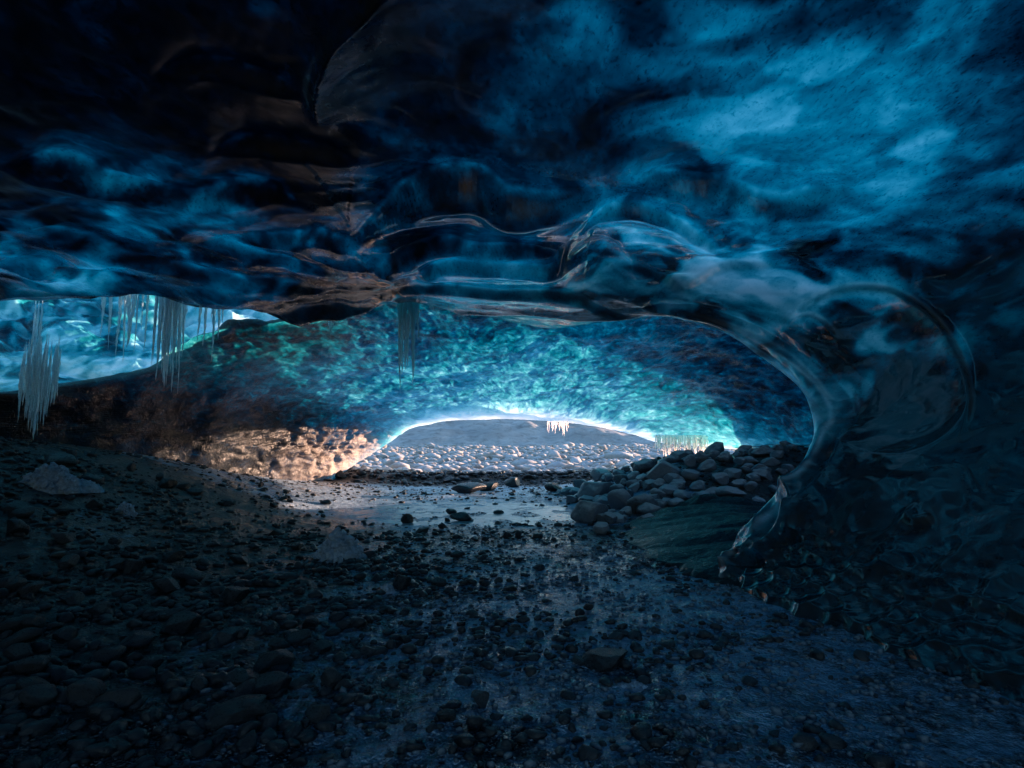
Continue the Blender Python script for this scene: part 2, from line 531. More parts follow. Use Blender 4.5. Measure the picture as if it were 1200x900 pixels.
def build_near():
    B = polar_basis(565, 478)
    lip = [(900, 1000), (850, 760), (838, 668), (846, 640), (868, 606), (895, 575), (925, 540), (942, 505), (944, 480), (934, 455), (905, 428),
           (868, 405), (830, 390), (790, 380), (740, 379), (700, 384), (650, 391), (610, 385), (560, 372), (520, 366), (470, 360), (430, 365),
           (395, 372), (350, 366), (300, 355), (262, 352), (215, 347), (150, 344), (90, 345), (0, 343), (-90, 350), (-170, 400), (-230, 480), (-270, 600), (-300, 800)]
    ph, th = curve_polar(B, lip, math.radians(-100))
    # angular samples: denser where the lip is far from the centre
    phi = np.linspace(ph[0], ph[-1], 1150)
    w = np.interp(phi, ph, th)
    cum = np.cumsum(0.35 + w); cum = (cum - cum[0]) / (cum[-1] - cum[0])
    phi = np.interp(np.linspace(0, 1, 1150), cum, phi)
    tl = np.interp(phi, ph, th)
    s = np.linspace(0, 1, 560)
    sv = 0.55 * s + 0.45 * s ** 3
    th_max = math.radians(140)
    TH = tl[None, :] + (th_max - tl[None, :]) * sv[:, None]
    PH = np.repeat(phi[None, :], len(s), 0)
    d = from_polar(B, PH, TH)
    planes = [((0, 0.03, 1), (0, 0, 3.62)), ((0.78, 0.2, -0.59), (2.8, 3.1, 0)), ((-1, -0.05, 0.25), (-9.5, 4, 1)), ((0, -1, 0.1), (0, -8, 1)),
              ((0.6, 0.35, 0.75), (4.6, 5.5, 3.0))]
    D = planes_dist(d, planes, 9)
    P0 = CAM + D[..., None] * d
    pxa, pya = proj(P0.reshape(-1, 3)); pxa = pxa.reshape(D.shape); pya = pya.reshape(D.shape)
    calm = ss(330, 430, pxa) * ss(800, 700, pxa) * ss(150, 215, pya)
    D = D * (1 + 0.035 * (1 - 0.8 * calm) * fbm(P0 * 0.32, 3, 5))
    P0 = CAM + D[..., None] * d
    Nn = grid_normals(P0)
    px, py = proj(P0.reshape(-1, 3)); px = px.reshape(D.shape); py = py.reshape(D.shape)

    # --- scallops melted by running air: concave dishes between sharp hanging cusps
    wv = np.stack([fbm(P0 * 0.7 + 3, 3, 81), fbm(P0 * 0.7 + 9, 3, 82), fbm(P0 * 0.7 + 17, 3, 83)], -1)
    Q = P0 + 0.55 * wv
    qa = Q[..., 0] * 0.52 - 0.25 * Q[..., 2]; qb = Q[..., 1] * 0.95 + 0.5 * Q[..., 2]
    f1, f2 = voro(np.stack([qa, qb], -1), 4)
    left = ss(620, 420, px) * ss(120, 300, py)
    mid = ss(330, 420, px) * ss(960, 700, px) * ss(180, 260, py)
    hgt = 0.03 + 0.16 * np.maximum(left, 0.08 * mid)
    disp = hgt * (np.clip(f1 * 1.25, 0, 1.2) ** 2 - 0.35)
    g1, g2 = voro(np.stack([qa * 2.4 + 5, qb * 2.2], -1), 9)
    disp = disp + (0.008 + 0.045 * left + 0.006 * mid) * (np.clip(g1 * 1.2, 0, 1.2) ** 2 - 0.35)
    # flowing folds
    sa_ = P0[..., 0] * 0.46 - P0[..., 1] * 0.89; sb_ = P0[..., 0] * 0.89 + P0[..., 1] * 0.46
    Fl = np.stack([sb_ * 0.95, sa_ * 0.5, P0[..., 2] * 0.95], -1) + 0.75 * wv
    disp = disp + 0.055 * (1 - 0.75 * calm) * fbm(Fl * 1.1, 4, 91)

    # --- ridges: gentle on the near side, cut back sharply on the far side (polyline runs left to right, far side below)
    ridges = [
        ([(405, 292), (418, 288), (445, 262), (480, 238), (520, 222), (560, 220), (592, 240), (632, 242), (690, 238), (715, 243)], 0.22, 44, 14),
        ([(412, 330), (450, 308), (490, 290), (525, 284), (560, 293), (600, 288), (640, 295), (660, 302)], 0.13, 26, 7),
        ([(470, 332), (490, 318), (520, 305), (570, 299), (610, 303), (648, 313), (658, 292), (676, 272)], 0.12, 22, 6),
        ([(420, 368), (450, 350), (480, 336), (520, 332), (560, 334), (620, 338), (668, 345), (705, 366), (735, 377)], 0.09, 22, 6),
        ([(300, 372), (345, 362), (390, 362), (420, 367)], 0.07, 24, 6),
        ([(250, 290), (300, 282), (360, 278), (400, 290), (418, 290)], 0.10, 26, 7),
        ([(200, 270), (255, 290), (320, 305), (380, 314), (412, 330)], 0.08, 22, 7),
        ([(0, 262), (60, 280), (130, 300), (220, 320), (300, 330), (360, 340), (420, 350)], 0.09, 30, 7),
        ([(0, 300), (60, 312), (120, 330), (180, 340)], 0.08, 24, 6),
        ([(0, 196), (60, 202), (140, 226), (220, 240), (300, 232), (380, 250)], 0.07, 34, 8),
        ([(240, 182), (300, 178), (370, 188), (420, 200)], 0.035, 30, 8),
        ([(170, 95), (240, 92), (310, 104), (365, 122)], 0.03, 30, 8),
        ([(676, 280), (700, 256), (740, 246), (790, 258), (830, 285), (850, 312)], 0.10, 22, 6),
        ([(700, 330), (735, 322), (770, 330), (800, 345), (845, 316), (900, 312), (950, 300)], 0.05, 18, 6),
        ([(690, 350), (720, 372), (760, 382), (800, 383), (850, 398), (895, 418), (925, 445), (950, 470), (962, 480)], 0.07, 18, 5),
        ([(780, 370), (830, 378), (880, 395), (920, 415), (945, 440), (965, 462), (985, 455), (992, 480)], 0.05, 16, 5),
        ([(720, 210), (780, 225), (840, 235), (900, 250), (960, 240), (1010, 222)], 0.05, 40, 12),
        ([(905, 415), (925, 372), (960, 348), (1000, 336), (1050, 342), (1095, 372), (1125, 420), (1138, 470), (1128, 520)], 0.07, 16, 6),
        ([(918, 380), (945, 368), (965, 380), (975, 400)], 0.05, 12, 5),
    ]
    mpp = np.clip(D * D / (FPX * np.maximum(P0[..., 2] - 1.3, 0.6)), 0.004, 0.06)
    need = np.interp(py, [100, 200, 228, 255, 300, 350, 390], [0.3, 0.30, 0.24, 0.09, 0.065, 0.04, 0.03])
    edge_glint = 0 * px  # painted highlight lines along the ridges
    for pts, h, wu, wd in ridges:
        dd, sg, tt = poly_sdf(px, py, smooth_pts(pts, 5))
        endf = ss(0, 0.30, tt) * ss(1, 0.70, tt)
        # sg>0 : below the line in the picture (far side)
        rr = np.sqrt(dd * dd + 2.2)
        stp = 0.5 + 0.5 * np.tanh(sg * dd / (wd * 0.35))
        # near side: the hanging belly rises gently towards the crease (about the tilt of the wet film that mirrors the valley)
        rise = need * wu * mpp
        disp = disp + endf * (stp * 1.15 * h * np.exp(-dd / 34) - (1 - stp) * rise * np.exp(-dd / wu))
        edge_glint = np.maximum(edge_glint, endf * np.exp(-((sg * dd + wd * 0.45) / 2.2) ** 2) * (0.6 + 0.8 * fbm(np.stack([tt * 14, 0 * tt + h * 50, 0 * tt], -1), 2, 3)))
    # the long fold line climbing the dark dome, top left
    dd, sg, tt = poly_sdf(px, py, smooth_pts([(378, 170), (368, 120), (374, 80), (392, 40), (430, 0), (480, -40)], 6))
    disp = disp + 0.10 * np.exp(-np.sqrt(dd * dd + 3) / np.where(sg > 0, 60, 7)) * ss(0, 0.15, tt)
    # drapes of clear ice at the foot
    for pts, h, wu, wd in [([(992, 470), (985, 520), (960, 570), (905, 620), (868, 648), (842, 655)], 0.10, 12, 9),
                           ([(966, 480), (955, 520), (930, 560), (895, 600), (845, 640)], 0.08, 10, 8),
                           ([(893, 570), (918, 562), (932, 585), (928, 612), (905, 640), (860, 662), (840, 664)], 0.12, 8, 8),
                           ([(970, 590), (940, 605), (925, 635), (880, 655)], 0.08, 9, 7),
                           ([(1060, 600), (1075, 612), (1095, 606)], 0.06, 8, 6)]:
        dd, sg, tt = poly_sdf(px, py, smooth_pts(pts, 6))
        disp = disp + h * ss(0, 0.15, tt) * ss(1, 0.85, tt) * np.exp(-np.sqrt(dd * dd + 3) / np.where(sg > 0, wd, wu))
    # round dishes (old melt bubbles)
    for cx, cy, rx, ry, ang, dep in [(1035, 435, 108, 96, 20, 0.20), (755, 300, 92, 52, 12, 0.14), (700, 318, 42, 36, 20, 0.08), (945, 385, 32, 18, 25, 0.08),
                                     (885, 215, 60, 42, -25, 0.07), (1000, 365, 60, 26, -10, 0.05), (520, 90, 150, 110, -10, 0.10), 
                                     (905, 610, 18, 34, 15, 0.10), (880, 660, 26, 12, 0, 0.08), (790, 350, 60, 24, 15, 0.05)]:
        a = math.radians(ang)
        u = ((px - cx) * math.cos(a) + (py - cy) * math.sin(a)) / rx
        v = (-(px - cx) * math.sin(a) + (py - cy) * math.cos(a)) / ry
        r2 = u * u + v * v
        disp = disp - dep * np.clip(1 - r2, 0, 1) ** 1.0
    # wavelets frozen at the foot of the right wall
    foot = ss(0.75, 0.1, P0[..., 2]) * ss(700, 830, px)
    k1, k2 = voro(np.stack([P0[..., 1] * 5.5, P0[..., 2] * 7 + P0[..., 0] * 4], -1), 23)
    disp = disp + foot * 0.05 * np.clip(k1 * 1.2, 0, 1.2) ** 2
    foot2 = ss(0.35, -0.1, P0[..., 2]) * ss(700, 830, px)
    disp = disp + 0.15 * foot2 ** 1.5
    dl = (TH - tl[None, :]) * FPX
    disp = disp - 0.13 * np.exp(-dl / 15) * ss(380, 480, px) - 0.05 * np.exp(-np.abs(dl - 34) / 9) * ss(700, 800, px)
    P = P0 + disp[..., None] * Nn
    # --- the rim: round over the lip, then climb up behind it
    lipP = P[0]
    away = d[0].copy(); away[:, 2] *= 0.3; away /= np.linalg.norm(away, axis=-1, keepdims=True)
    outw = P[3] - P[0]; outw -= (outw * away).sum(-1, keepdims=True) * away
    outw /= np.linalg.norm(outw, axis=-1, keepdims=True) + 1e-9
    dirup = from_polar(B, phi, tl + 0.25) - from_polar(B, phi, tl)
    dirup -= (dirup * away).sum(-1, keepdims=True) * away
    dirup /= np.linalg.norm(dirup, axis=-1, keepdims=True)
    R = (0.10 + 0.05 * fbm(np.stack([phi * 7, 0 * phi, 0 * phi], -1), 2, 3))[:, None]
    rows = []
    for al in np.linspace(10, 100, 9):
        a = math.radians(al)
        rows.append(lipP + R * math.sin(a) * away + R * (1 - math.cos(a)) * dirup)
    for q in np.linspace(0.1, 1.1, 8):
        rows.append(rows[8] + q * dirup + 0.10 * q * away)
    Pall = np.concatenate([np.array(rows[::-1]), P], 0)

    # --- painted glow: hand-set depth values place the bright and dark areas
    Fp = np.stack([(P[..., 0] * 0.89 + P[..., 1] * 0.46) * 0.95, (P[..., 0] * 0.46 - P[..., 1] * 0.89) * 0.5, P[..., 2] * 2.2], -1) + 0.75 * wv
    n1 = fbm(Fp * 0.7 + 4, 5, 101)
    n2 = fbm(Fp * np.array([2.4, 1.9, 2.4]) + 1.1 * wv, 6, 105, 0.6)
    qx, qy = proj(P.reshape(-1, 3)); qx = qx.reshape(px.shape); qy = qy.reshape(px.shape)
    T = 0 * px
    right = ss(640, 800, px)
    glass = np.clip(blob(px, py, 900, 390, 260, 120, 10) * 1.3, 0, 1) + 0.5 * left  # zone where light and dark refraction blotches are painted in
    m1 = fbm(np.stack([qx / 95, qy / 60, 0 * px], -1) + 1.3 * wv, 3, 141)
    m3 = fbm(np.stack([qx / 170 + qy / 260, qy / 95 - qx / 300, 0 * px + 9], -1) + 1.6 * wv, 4, 143)
    m2 = fbm(np.stack([qx / 42, qy / 26, 0 * px + 4], -1) + 1.8 * wv, 3, 142)
    thin = [(905, 130, 230, 120, -22, 5.7), (790, 60, 70, 60, -30, 5.0), (980, 190, 160, 70, -25, 3.2), (1100, 190, 160, 130, -20, 4.0), (880, 225, 50, 34, -20, 1.2),  # bright spots painted by hand, highlights among them
            (690, 20, 30, 60, 10, 4.5), (900, 350, 90, 50, 20, 6.0), (860, 330, 60, 40, 20, 3.0), (1020, 354, 64, 24, 5, 7.0), (1010, 410, 60, 28, 0, 4.0), (890, 300, 120, 60, -10, 3.0),
            (810, 275, 46, 26, 30, 5.0), (745, 275, 40, 18, 15, 4.5), (710, 320, 40, 22, 10, 4.0), (690, 245, 30, 16, -20, 4.5), (760, 350, 90, 30, 10, 3.0), (640, 340, 90, 30, 5, 3.5),
            (540, 330, 60, 20, 0, 3.0), (150, 207, 46, 16, 0, 6.0), (65, 172, 36, 14, 0, 3.5), (275, 250, 32, 14, 5, 5.0), (60, 315, 70, 24, 10, 6.0), (10, 292, 26, 10, 10, 6.5),
            (115, 325, 60, 20, 10, 5.0), (40, 365, 100, 16, 4, 4.5), (215, 308, 16, 10, 0, 6.0), (200, 330, 120, 14, 5, 3.5), (355, 290, 26, 14, 0, 4.0), (150, 262, 60, 16, 5, 3.0),
            (440, 185, 60, 34, -10, 3.0), (620, 110, 40, 130, 25, 2.8), (530, 355, 40, 10, -8, 5.5), (315, 5, 20, 14, 0, 4.0), (960, 500, 40, 60, 0, 3.0), (905, 600, 24, 50, 25, 4.5),
            (1065, 520, 30, 16, 20, 3.5), (1085, 550, 40, 12, 0, 3.5), (860, 650, 70, 30, -15, 2.5), (940, 560, 90, 130, 20, 1.5), (590, 225, 50, 16, 0, 1.5)]
    wpx = qx + 26 * wv[..., 0] / 0.5 + 22 * fbm(Fl * 3, 3, 131); wpy = qy + 16 * wv[..., 1] / 0.5 + 14 * fbm(Fl * 3, 3, 132)
    T = T + 9.0 * ss(900, 1060, px) * ss(380, 520, py) + 5.0 * ss(820, 900, px) * ss(600, 680, py)
    for cx, cy, rx, ry, ang, q in thin:
        T = T - q * blob(wpx, wpy, cx, cy, rx, ry, ang)
    for cx, cy, rx, ry, ang, q in [(835, 215, 34, 28, 0, 8.0), (800, 120, 60, 40, 0, 3.5), (955, 300, 80, 16, -8, 5.0), (1130, 95, 60, 30, -20, 2.0), (940, 400, 30, 14, 25, 5),
                                   (1060, 470, 50, 30, 0, 3), (720, 160, 60, 50, -20, 2.5), (770, 315, 30, 12, 20, 5.0)]:
        T = T + q * blob(wpx, wpy, cx, cy, rx, ry, ang)
    T = 23.0 * (1 + 0.55 * ss(560, 250, px) * ss(330, 150, py)) * np.exp(T / 6.5) * np.exp((0.8 - 0.1 * right) * n1 + (0.7 - 0.2 * right) * n2 + 0.45 * right * np.tanh(4 * m3) + glass * (0.8 * np.tanh(5 * m1) + 0.5 * np.tanh(6 * m2)))
    T = np.where(py < -3000, 19, T)
    edge_glint = np.clip(np.maximum(edge_glint, np.exp(-dl / 4.0) * ss(420, 560, px) * (0.7 + 1.2 * fbm(np.stack([PH * 26, 0 * PH, 0 * PH], -1), 3, 12))), 0, 1)
    rim_glint = np.clip(np.exp(-(dl / 6.0) ** 2) + 0.8 * np.exp(-((dl - 17) / 2.5) ** 2) * ss(800, 880, px), 0, 1) * ss(640, 780, px) * np.clip(0.75 + 0.9 * fbm(np.stack([PH * 18, 0 * PH, 0 * PH + 3], -1), 3, 15), 0, 1)  # reflected light on the right rim, painted as pale bands
    T = T * (1 - 0.72 * rim_glint)
    T = T * (1 - 0.5 * edge_glint)        # paints pale highlight lines on the hanging edges
    T = np.clip(T, 1.2, 40)
    Tall = np.concatenate([np.repeat(T[:1], 17, 0), T], 0)
    fr = np.clip(0.03 + 0.05 * n2 + 0.35 * edge_glint + 0.65 * rim_glint, 0, 1)  # pale colour also carries the painted edge and rim highlights
    Fall = np.concatenate([np.repeat(fr[:1], 17, 0), fr], 0)
    wet = (1 - 0.5 * ss(440, 380, px)) * (0.22 + 0.78 * np.clip(ss(330, 420, px) * ss(195, 230, py) + ss(250, 300, py) * (1 - 0.6 * ss(1000, 1100, px)) + ss(960, 1010, px) * 0.6 + 0.8 * blob(px, py, 385, 70, 50, 110), 0, 1))
    Wall = np.concatenate([np.repeat(wet[:1], 17, 0), wet], 0)
    o = grid_obj('cave_ceiling', Pall, M_NEAR, {'wet': Wall, 'glow_depth': Tall, 'frost_light': Fall})
    tag(o, 'dark blue scalloped ice vault arching overhead and down the right side', 'ice cave', kind='structure')


build_near()


def build_far():
    B = polar_basis(620, 545)
    mouth = [(900, 640), (905, 560), (903, 524), (860, 528), (830, 524), (800, 521), (770, 518), (740, 509), (700, 500), (650, 494), (600, 491), (540, 492), (505, 496),
             (480, 503), (458, 517), (436, 532), (418, 543), (404, 553), (396, 561), (380, 600)]
    ph, th = curve_polar(B, mouth, math.radians(-90))
    ph0, ph1 = ph[0], math.radians(194)
    outer = [(1150, 640), (1150, 300), (900, 250), (600, 260), (420, 300), (404, 345), (378, 374), (330, 380), (285, 382), (262, 389), (235, 401), (212, 417), (185, 432), (150, 440), (110, 448),
             (60, 455), (0, 463), (-200, 475), (-420, 480), (-500, 560), (-500, 700)]
    pho, tho = curve_polar(B, outer, math.radians(-90))
    nphi, ns = 900, 330
    phi = np.linspace(ph0, ph1, nphi)
    ti = np.interp(phi, ph, th); to = np.interp(phi, pho, tho)
    s = np.linspace(0, 1, ns)
    TH = ti[None] + (to - ti)[None] * s[:, None]
    PH = np.repeat(phi[None], ns, 0)
    d = from_polar(B, PH, TH)
    planes = [((0, 0.17, 1), (0, 19.0, 2.0)), ((-0.9, 0.24, 0.36), (-7.3, 12, 0.9)), ((0.8, 0.1, 0.55), (7.6, 14, 1.4))]
    D = planes_dist(d, planes, 10)
    P0 = CAM + D[..., None] * d
    D = D * (1 + 0.03 * fbm(P0 * 0.5, 3, 205))
    P0 = CAM + D[..., None] * d
    Nn = grid_normals(P0)
    px, py = proj(P0.reshape(-1, 3)); px = px.reshape(D.shape); py = py.reshape(D.shape)
    wv = np.stack([fbm(P0 * 0.9 + 3, 3, 281), fbm(P0 * 0.9 + 9, 3, 282), fbm(P0 * 0.9 + 17, 3, 283)], -1)
    Q = P0 + 0.4 * wv
    f1, f2 = voro(np.stack([Q[..., 0] * 1.5 + Q[..., 2], Q[..., 1] * 0.9 + Q[..., 2]], -1), 14)
    g1, g2 = voro(np.stack([Q[..., 0] * 3.6 + Q[..., 2], Q[..., 1] * 2.2 + Q[..., 2]], -1), 15)
    disp = 0.03 * (np.clip(f1 * 1.2, 0, 1.2) ** 2 - 0.3) + 0.022 * (np.clip(g1 * 1.2, 0, 1.2) ** 2 - 0.3) + 0.07 * np.abs(fbm(Q * np.array([2.2, 1.2, 2.2]), 5, 297)) + 0.12 * fbm(P0 * 0.9, 4, 291)
    pil = blob(px, py, 370, 520, 100, 50)
    disp = disp + pil * (0.20 * fbm(P0 * np.array([3, 3, 5.0]) + wv, 4, 293) + 0.03 * fbm(P0 * 11, 3, 294))
    dm0 = (TH - ti[None]) * FPX
    disp = disp - 0.14 * ss(2, 30, dm0) * ss(70, 26, dm0) * ss(-0.2, 0.5, np.sin(PH))
    edge = ss(0, 0.06, s)[:, None]
    P = P0 + (disp * (0.3 + 0.7 * edge))[..., None] * Nn
    # rims: at the mouth and at the top of the dark wall
    lipP = P[0]
    away = d[0].copy(); away[:, 2] *= 0.2; away /= np.linalg.norm(away, axis=-1, keepdims=True)
    up = from_polar(B, phi, ti + 0.2) - from_polar(B, phi, ti)
    up -= (up * away).sum(-1, keepdims=True) * away
    up /= np.linalg.norm(up, axis=-1, keepdims=True)
    rows = []
    for al in np.linspace(12, 95, 8):
        a = math.radians(al)
        rows.append(lipP + 0.12 * math.sin(a) * away + 0.12 * (1 - math.cos(a)) * up)
    for q in (0.1, 0.2, 0.3, 0.4):
        rows.append(rows[7] + q * up + 0.25 * q * away)
    top = []
    lp = P[-1]
    aw2 = d[-1]
    up2 = from_polar(B, phi, to + 0.2) - from_polar(B, phi, to)
    up2 -= (up2 * aw2).sum(-1, keepdims=True) * aw2
    up2 /= np.linalg.norm(up2, axis=-1, keepdims=True)
    for al in np.linspace(15, 120, 7):
        a = math.radians(al)
        top.append(lp + 0.18 * math.sin(a) * up2 + 0.18 * (1 - math.cos(a)) * aw2)
    for q in (0.3, 0.8, 1.5):
        top.append(top[6] + q * aw2 - 0.5 * q * up2)
    Pall = np.concatenate([np.array(rows[::-1]), P, np.array(top)], 0)
    # painted glow of roof and left wall, hand-set as depth
    dm = (TH - ti[None]) * FPX        # about pixels from the mouth edge
    n1 = fbm(P0 * np.array([0.7, 0.7, 1.6]) + 0.4 * wv, 5, 301)
    n2 = fbm(P0 * np.array([2.2, 2.0, 3.0]) + 0.6 * wv, 5, 305)
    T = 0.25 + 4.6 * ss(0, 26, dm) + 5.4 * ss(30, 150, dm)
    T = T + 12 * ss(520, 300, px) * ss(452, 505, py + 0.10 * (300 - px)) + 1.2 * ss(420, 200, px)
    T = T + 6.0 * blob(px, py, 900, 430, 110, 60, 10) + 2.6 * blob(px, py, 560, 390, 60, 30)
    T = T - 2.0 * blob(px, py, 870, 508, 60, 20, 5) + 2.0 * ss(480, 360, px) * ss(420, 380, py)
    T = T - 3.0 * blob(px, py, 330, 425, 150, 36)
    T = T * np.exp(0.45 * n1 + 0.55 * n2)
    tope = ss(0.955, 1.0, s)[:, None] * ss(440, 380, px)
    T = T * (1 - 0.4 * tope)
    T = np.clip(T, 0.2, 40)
    fr = 0.10 * tope + 0.85 * np.exp(-dm / 26) + 0.75 * ss(500, 430, px) * ss(300, 450, px) * ss(482, 525, py + 0.10 * (px - 400)) * np.clip(0.45 + 2.2 * n2, 0, 1.2)  # last term paints the sunlit patch on the left ice foot
    fr = np.clip(fr + 0.01, 0, 1)
    def padv(a):
        return np.concatenate([np.repeat(a[:1], len(rows), 0), a, np.repeat(a[-1:], len(top), 0)], 0)
    o = grid_obj('cave_wall', Pall, M_FAR, {'glow_depth': padv(T), 'frost_light': padv(fr)})
    tag(o, 'teal ice roof and dark left wall sloping down to the bright cave mouth', 'ice cave', kind='structure')


build_far()


def build_pocket():
    pxs = np.linspace(-420, 396, 400); pys = np.linspace(290, 478, 200)
    PX, PY = np.meshgrid(pxs, pys)
    d = pdir(PX, PY); d = d / np.linalg.norm(d, axis=-1, keepdims=True)
    planes = [((0, 0.05, 1), (0, 12, 3.75)), ((-0.75, 0.55, 0.36), (-10.4, 13, 2.4)), ((0, 1, 0.3), (0, 17.5, 2.5))]
    D = planes_dist(d, planes, 9)
    P0 = CAM + D[..., None] * d
    Nn = grid_normals(P0)
    wv = np.stack([fbm(P0 * 0.6 + 3, 3, 381), fbm(P0 * 0.6 + 9, 3, 382), fbm(P0 * 0.6 + 17, 3, 383)], -1)
    Q = P0 + 0.7 * wv
    f1, f2 = voro(np.stack([Q[..., 0] * 0.8, Q[..., 1] * 0.6 + Q[..., 2] * 1.8], -1), 24)
    disp = 0.30 * (np.clip(f1 * 1.2, 0, 1.2) ** 2 - 0.3) + 0.16 * np.abs(fbm(Q * np.array([1.5, 1.5, 4.0]), 5, 392)) + 0.14 * fbm(Q * np.array([0.8, 0.8, 2.4]), 5, 391)
    P = P0 + disp[..., None] * Nn
    n1 = fbm(Q * np.array([0.6, 0.6, 1.8]), 5, 395)
    T = 4.6 + 0 * PX  # painted glow: hand-set values brighten and darken the alcove
    for cx, cy, rx, ry, ang, q in [(320, 372, 70, 14, 0, 2.9), (250, 385, 60, 40, -20, 2.0), (75, 425, 30, 12, -10, 2.6), (20, 440, 60, 20, 0, 1.6), (140, 430, 80, 14, -5, 1.8), (210, 360, 60, 20, 0, 1.2)]:
        T = T - q * blob(PX, PY, cx, cy, rx, ry, ang)
    for cx, cy, rx, ry, ang, q in [(55, 375, 70, 12, 8, 5.0), (30, 395, 60, 14, 5, 2.5), (100, 350, 80, 10, 0, 3.0)]:
        T = T + q * blob(PX, PY, cx, cy, rx, ry, ang)
    m1 = fbm(np.stack([PX / 80, PY / 26 + PX / 190, 0 * PX], -1) + 1.2 * wv, 4, 397)
    m2 = fbm(np.stack([PX / 24, PY / 9 + PX / 60, 0 * PX], -1) + 1.6 * wv, 4, 398)
    T = np.clip((T + 1.3) * np.exp(0.5 * n1 + 0.65 * np.tanh(4 * m1) + 0.55 * np.tanh(4 * m2)), 0.4, 30)
    o = grid_obj('ice_alcove', P, M_POCKET, {'glow_depth': T, 'frost_light': np.clip(0.08 + 0.15 * n1, 0, 1)})
    tag(o, 'pale glowing blue ice alcove behind the icicles on the left', 'ice cave', kind='structure')


build_pocket()


# ------------------------------------------------------------------ rocks
def ico(sub):
    bm = bmesh.new()
    bmesh.ops.create_icosphere(bm, subdivisions=sub, radius=1.0)
    V = np.array([v.co[:] for v in bm.verts]); F = np.array([[v.index for v in f.verts] for f in bm.faces])
    bm.free()
    return V, F


ICO1, ICO2, ICO3, ICO4 = ico(1), ico(2), ico(3), ico(4)


def rock_shape(V, seed, ang=0.5):
    """a worn boulder: a sphere cut by random planes, then roughened"""
    r = np.random.default_rng(seed)
    P = V.copy()
    for k in range(int(7 + 5 * ang)):
        n = r.normal(size=3); n /= np.linalg.norm(n)
        c = r.uniform(0.5, 0.85)
        e = P @ n - c
        P = P - np.where(e > 0, e * (0.85 + 0.13 * ang), 0)[:, None] * n
    P = P * (1 + 0.10 * fbm(V * 1.3 + seed * 3.1, 3, seed))[:, None] * (1 + 0.03 * fbm(V * 5 + seed, 3, seed + 3))[:, None]
    P /= np.abs(P).max(0)
    return P


ROCKS = []
for i in range(14):
    ROCKS.append(rock_shape(ICO4[0], 100 + i, (i % 3) / 2))
rock_me = {}


def rock_mesh(i, mat):
    key = (i, mat.name)
    if key not in rock_me:
        rock_me[key] = mesh_from('rock', ROCKS[i], ICO4[1], mat)
    return rock_me[key]


def place_rock(name, mat, pos, sx, sy, sz, rz, label, cat, group, variant, tilt=0.15, sink=0.3):
    o = bpy.data.objects.new(name, rock_mesh(variant, mat))
    o.scale = (sx, sy, sz)
    o.rotation_euler = (random.uniform(-tilt, tilt), random.uniform(-tilt, tilt), rz)
    o.location = (float(pos[0]), float(pos[1]), float(pos[2]) + sz * (1 - sink))
    link(o)
    return tag(o, label, cat, group)


def rock_px(name, mat, cx, cy, w, h, label, cat, group=None, rz=None, dz=0):
    """rock whose picture is w x h pixels round (cx, cy): placed where its foot meets the ground"""
    g = ground_hit(cx, cy + h * 0.42)
    dist = (g - CAM) @ FWD
    s = dist / FPX
    sx = w * s / 2; sz = h * s / 2 * 1.08
    return place_rock(name, mat, g + np.array([0, sx * 0.5, dz]), sx, sx * random.uniform(0.7, 1.0), sz, random.uniform(0, 0.5) if rz is None else rz,
                      label, cat, group, random.randrange(len(ROCKS)), 0.12, 0.22)


BG = 'boulders heaped at the right of the cave mouth'
named_boulders = [
    (693, 602, 46, 28, 'large dark angular boulder lowest and frontmost of the boulder heap, beside the frozen pool'),
    (755, 593, 42, 26, 'broad dark rounded boulder at the front middle of the heap, above the smooth ice foot'),
    (729, 587, 34, 26, 'upright dark boulder between the frontmost boulder and the broad rounded one'),
    (700, 576, 46, 24, 'pale blue boulder behind the frontmost dark boulder'),
    (705, 558, 28, 17, 'dark domed boulder at the far left top of the heap against the pale valley'),
    (679, 568, 20, 14, 'small dark boulder standing alone left of the heap on the pale valley edge'),
    (757, 547, 28, 18, 'dark rounded boulder on the heap crest just left of the icicle curtain'),
    (781, 553, 46, 28, 'big pyramid shaped dark boulder in the middle of the heap crest'),
    (797, 535, 20, 14, 'small dark boulder directly below the hanging icicle curtain'),
    (810, 541, 22, 16, 'dark lumpy boulder right of the pyramid shaped one, below the icicle curtain'),
    (842, 527, 32, 18, 'pale flat topped boulder highest on the heap, right of the icicle curtain'),
    (859, 578, 40, 15, 'long flat slab boulder at the right front of the heap beside the ice wall'),
    (876, 527, 18, 11, 'small dark boulder on the crest immediately right of the pale flat topped one'),
    (895, 530, 26, 13, 'pale wide boulder at the right end of the heap crest'),
    (705, 619, 20, 16, 'small black rock in front of the frontmost dark boulder'),
    (667, 577, 22, 12, 'low dark rock at the left foot of the heap'),
]
for cx, cy, w, h, lab in named_boulders:
    rock_px('boulder', M_BOULDER, cx, cy, w, h, lab, 'boulder', BG)
